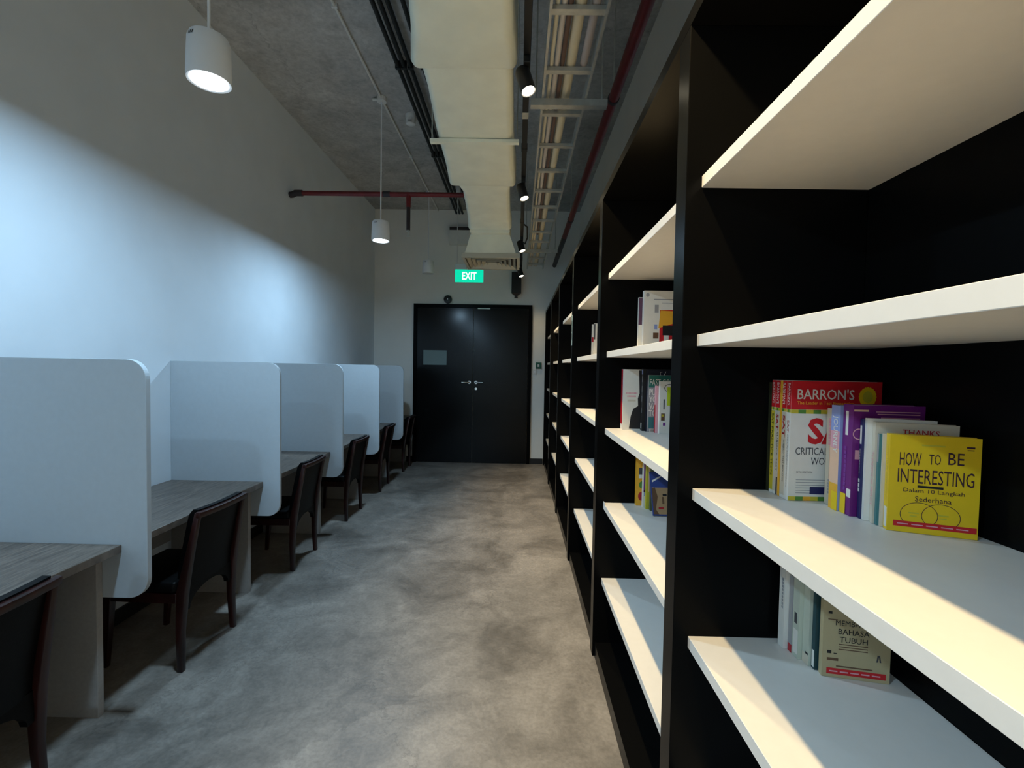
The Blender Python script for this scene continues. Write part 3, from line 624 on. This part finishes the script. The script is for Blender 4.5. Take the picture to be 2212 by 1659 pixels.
patch(b, 'header', bgrn, .004, .205, .225, .287); cov_text(b, 'FAST COMPANY', .008, .196, .235, .268, white, .01)
for s, v, a in (('PUT', .185, .056), ('YO', .150, .045), ('VA', .115, .045), ('TO', .080, .045)): cov_text(b, s, .006, a, v, v+.032, white, .03)
patch(b, 'picture', teal, .006, .055, .018, .075); patch(b, 'barcode', white, .012, .05, .0, .016)
for k in range(6): patch(b, 'barcode_line', black, .015+k*.005, .0175+k*.005, .002, .014, 2)
patch(b, 'small_panel', lblue, .055, .11, .06, .21)
b = book('book', 'thin pink book wedged between magazines', 'book', .688, 2.308, zc, .14, .235, .020, pink, group=G2); spatch(b, 'spine_lower', redd, .0005, .0195, 0, .14, 1)
b = book('book', 'white paperback with a lime corner and small toy picture', 'book', .700, 2.280, zc, .15, .258, .024, white, group=G2)
patch(b, 'lime_corner', lime, .035, .10, .14, .23); patch(b, 'picture', brown, .008, .026, .065, .10); patch(b, 'picture', gold, .010, .020, .085, .095, 2); ring(b, 'swirl', dgrey, .045, .225, .025, .02, .003, 1, 24, 60, 240)
patch(b, 'picture', dgrey, .018, .024, .12, .17); patch(b, 'picture', violet, .018, .03, .04, .055)
# second bay, upper shelf
G3 = 'magazines on the upper shelf of the second bay'
b = book('magazine', 'thin white magazine with a plum stripe at the left of the upper shelf', 'magazine', .622, 2.425, zb, .2, .282, .018, white, group=G3); patch(b, 'plum_stripe', col('plum', (.10, .04, .08)), .0, .03, .14, .28)
b = book('magazine', 'white magazine with orange and red picture cover on the upper shelf', 'magazine', .640, 2.392, zb, .21, .312, .030, white, group=G3)
patch(b, 'red_panel', red, .082, .21, .02, .215); shape(b, 'orange_panel', orange, [(.076, .12), (.21, .165), (.21, .205), (.085, .212)], 2); patch(b, 'black_picture', black, .098, .21, .085, .135, 3); patch(b, 'small_picture', brown, .05, .078, .068, .098)
patch(b, 'white_shape', white, .105, .13, .03, .085, 3); patch(b, 'grey_picture', grey, .055, .075, .20, .24); patch(b, 'headline', grey, .05, .20, .265, .270); patch(b, 'headline', grey, .09, .20, .248, .250); patch(b, 'blue_picture', lblue, .055, .07, .115, .14)
disc(b, 'round_mark', grey, .018, .29, .009, .01)
# second bay, lower shelf
G4 = 'books on the lower shelf of the second bay'
b = book('book', 'orange illustrated book at the left of the lower shelf', 'book', .632, 2.418, zd, .19, .268, .026, orange, group=G4)
patch(b, 'picture', dgrey, .012, .05, .165, .20); patch(b, 'picture', white, .012, .045, .145, .165); disc(b, 'picture', green, .030, .11, .016, .02); disc(b, 'picture', redd, .03, .05, .02, .024)
b = book('book', 'thin white-spined purple book beside the orange book', 'book', .658, 2.388, zd, .17, .262, .018, white, group=G4); patch(b, 'plum_cover', violet, .004, .17, .08, .26); patch(b, 'blue_mark', lblue, .006, .02, .06, .09)
b = book('book', 'yellow book between the purple and dark green books', 'book', .668, 2.360, zd, .17, .262, .022, col('mustard', (.55, .48, .03)), group=G4); patch(b, 'cover_print', peach, .01, .16, .09, .25)
b = book('book', 'dark green book behind the leaning magazine', 'book', .682, 2.332, zd, .17, .258, .022, col('moss', (.10, .12, .06)), group=G4)
b = book('magazine', 'blue magazine leaning back with a large face filling its cover', 'magazine', .672, 2.243, zd+.004, .20, .213, .009, blue, ry=-.40, group=G4)
patch(b, 'face', skin, .004, .199, .006, .135); shape(b, 'hair', brown, [(.004, .13), (.02, .135), (.03, .09), (.016, .03), (.03, .006), (.004, .006)], 2); patch(b, 'eye', black, .055, .075, .095, .104, 2); patch(b, 'nose_shadow', brown, .05, .06, .055, .09, 2); patch(b, 'mouth', redd, .03, .055, .032, .04, 2)
shape(b, 'white_swoosh', white, [(.008, .16), (.05, .185), (.06, .195), (.045, .19), (.008, .17)], 1)
# third bay, upper shelf
b = book('magazine', 'thin white magazine standing against an upright in the third bay', 'magazine', .578, 3.672, zb, .2, .26, .016, white); patch(b, 'stripe', redd, 0, .02, .12, .16)
b = book('magazine', 'narrow pale booklet in front of the thin white magazine in the third bay', 'magazine', .590, 3.640, zb, .2, .265, .016, white); patch(b, 'stripe', dgrey, 0, .01, .14, .26)
for o in list(S.objects):
    for k in ('_w', '_h', '_t'):
        if k in o: del o[k]
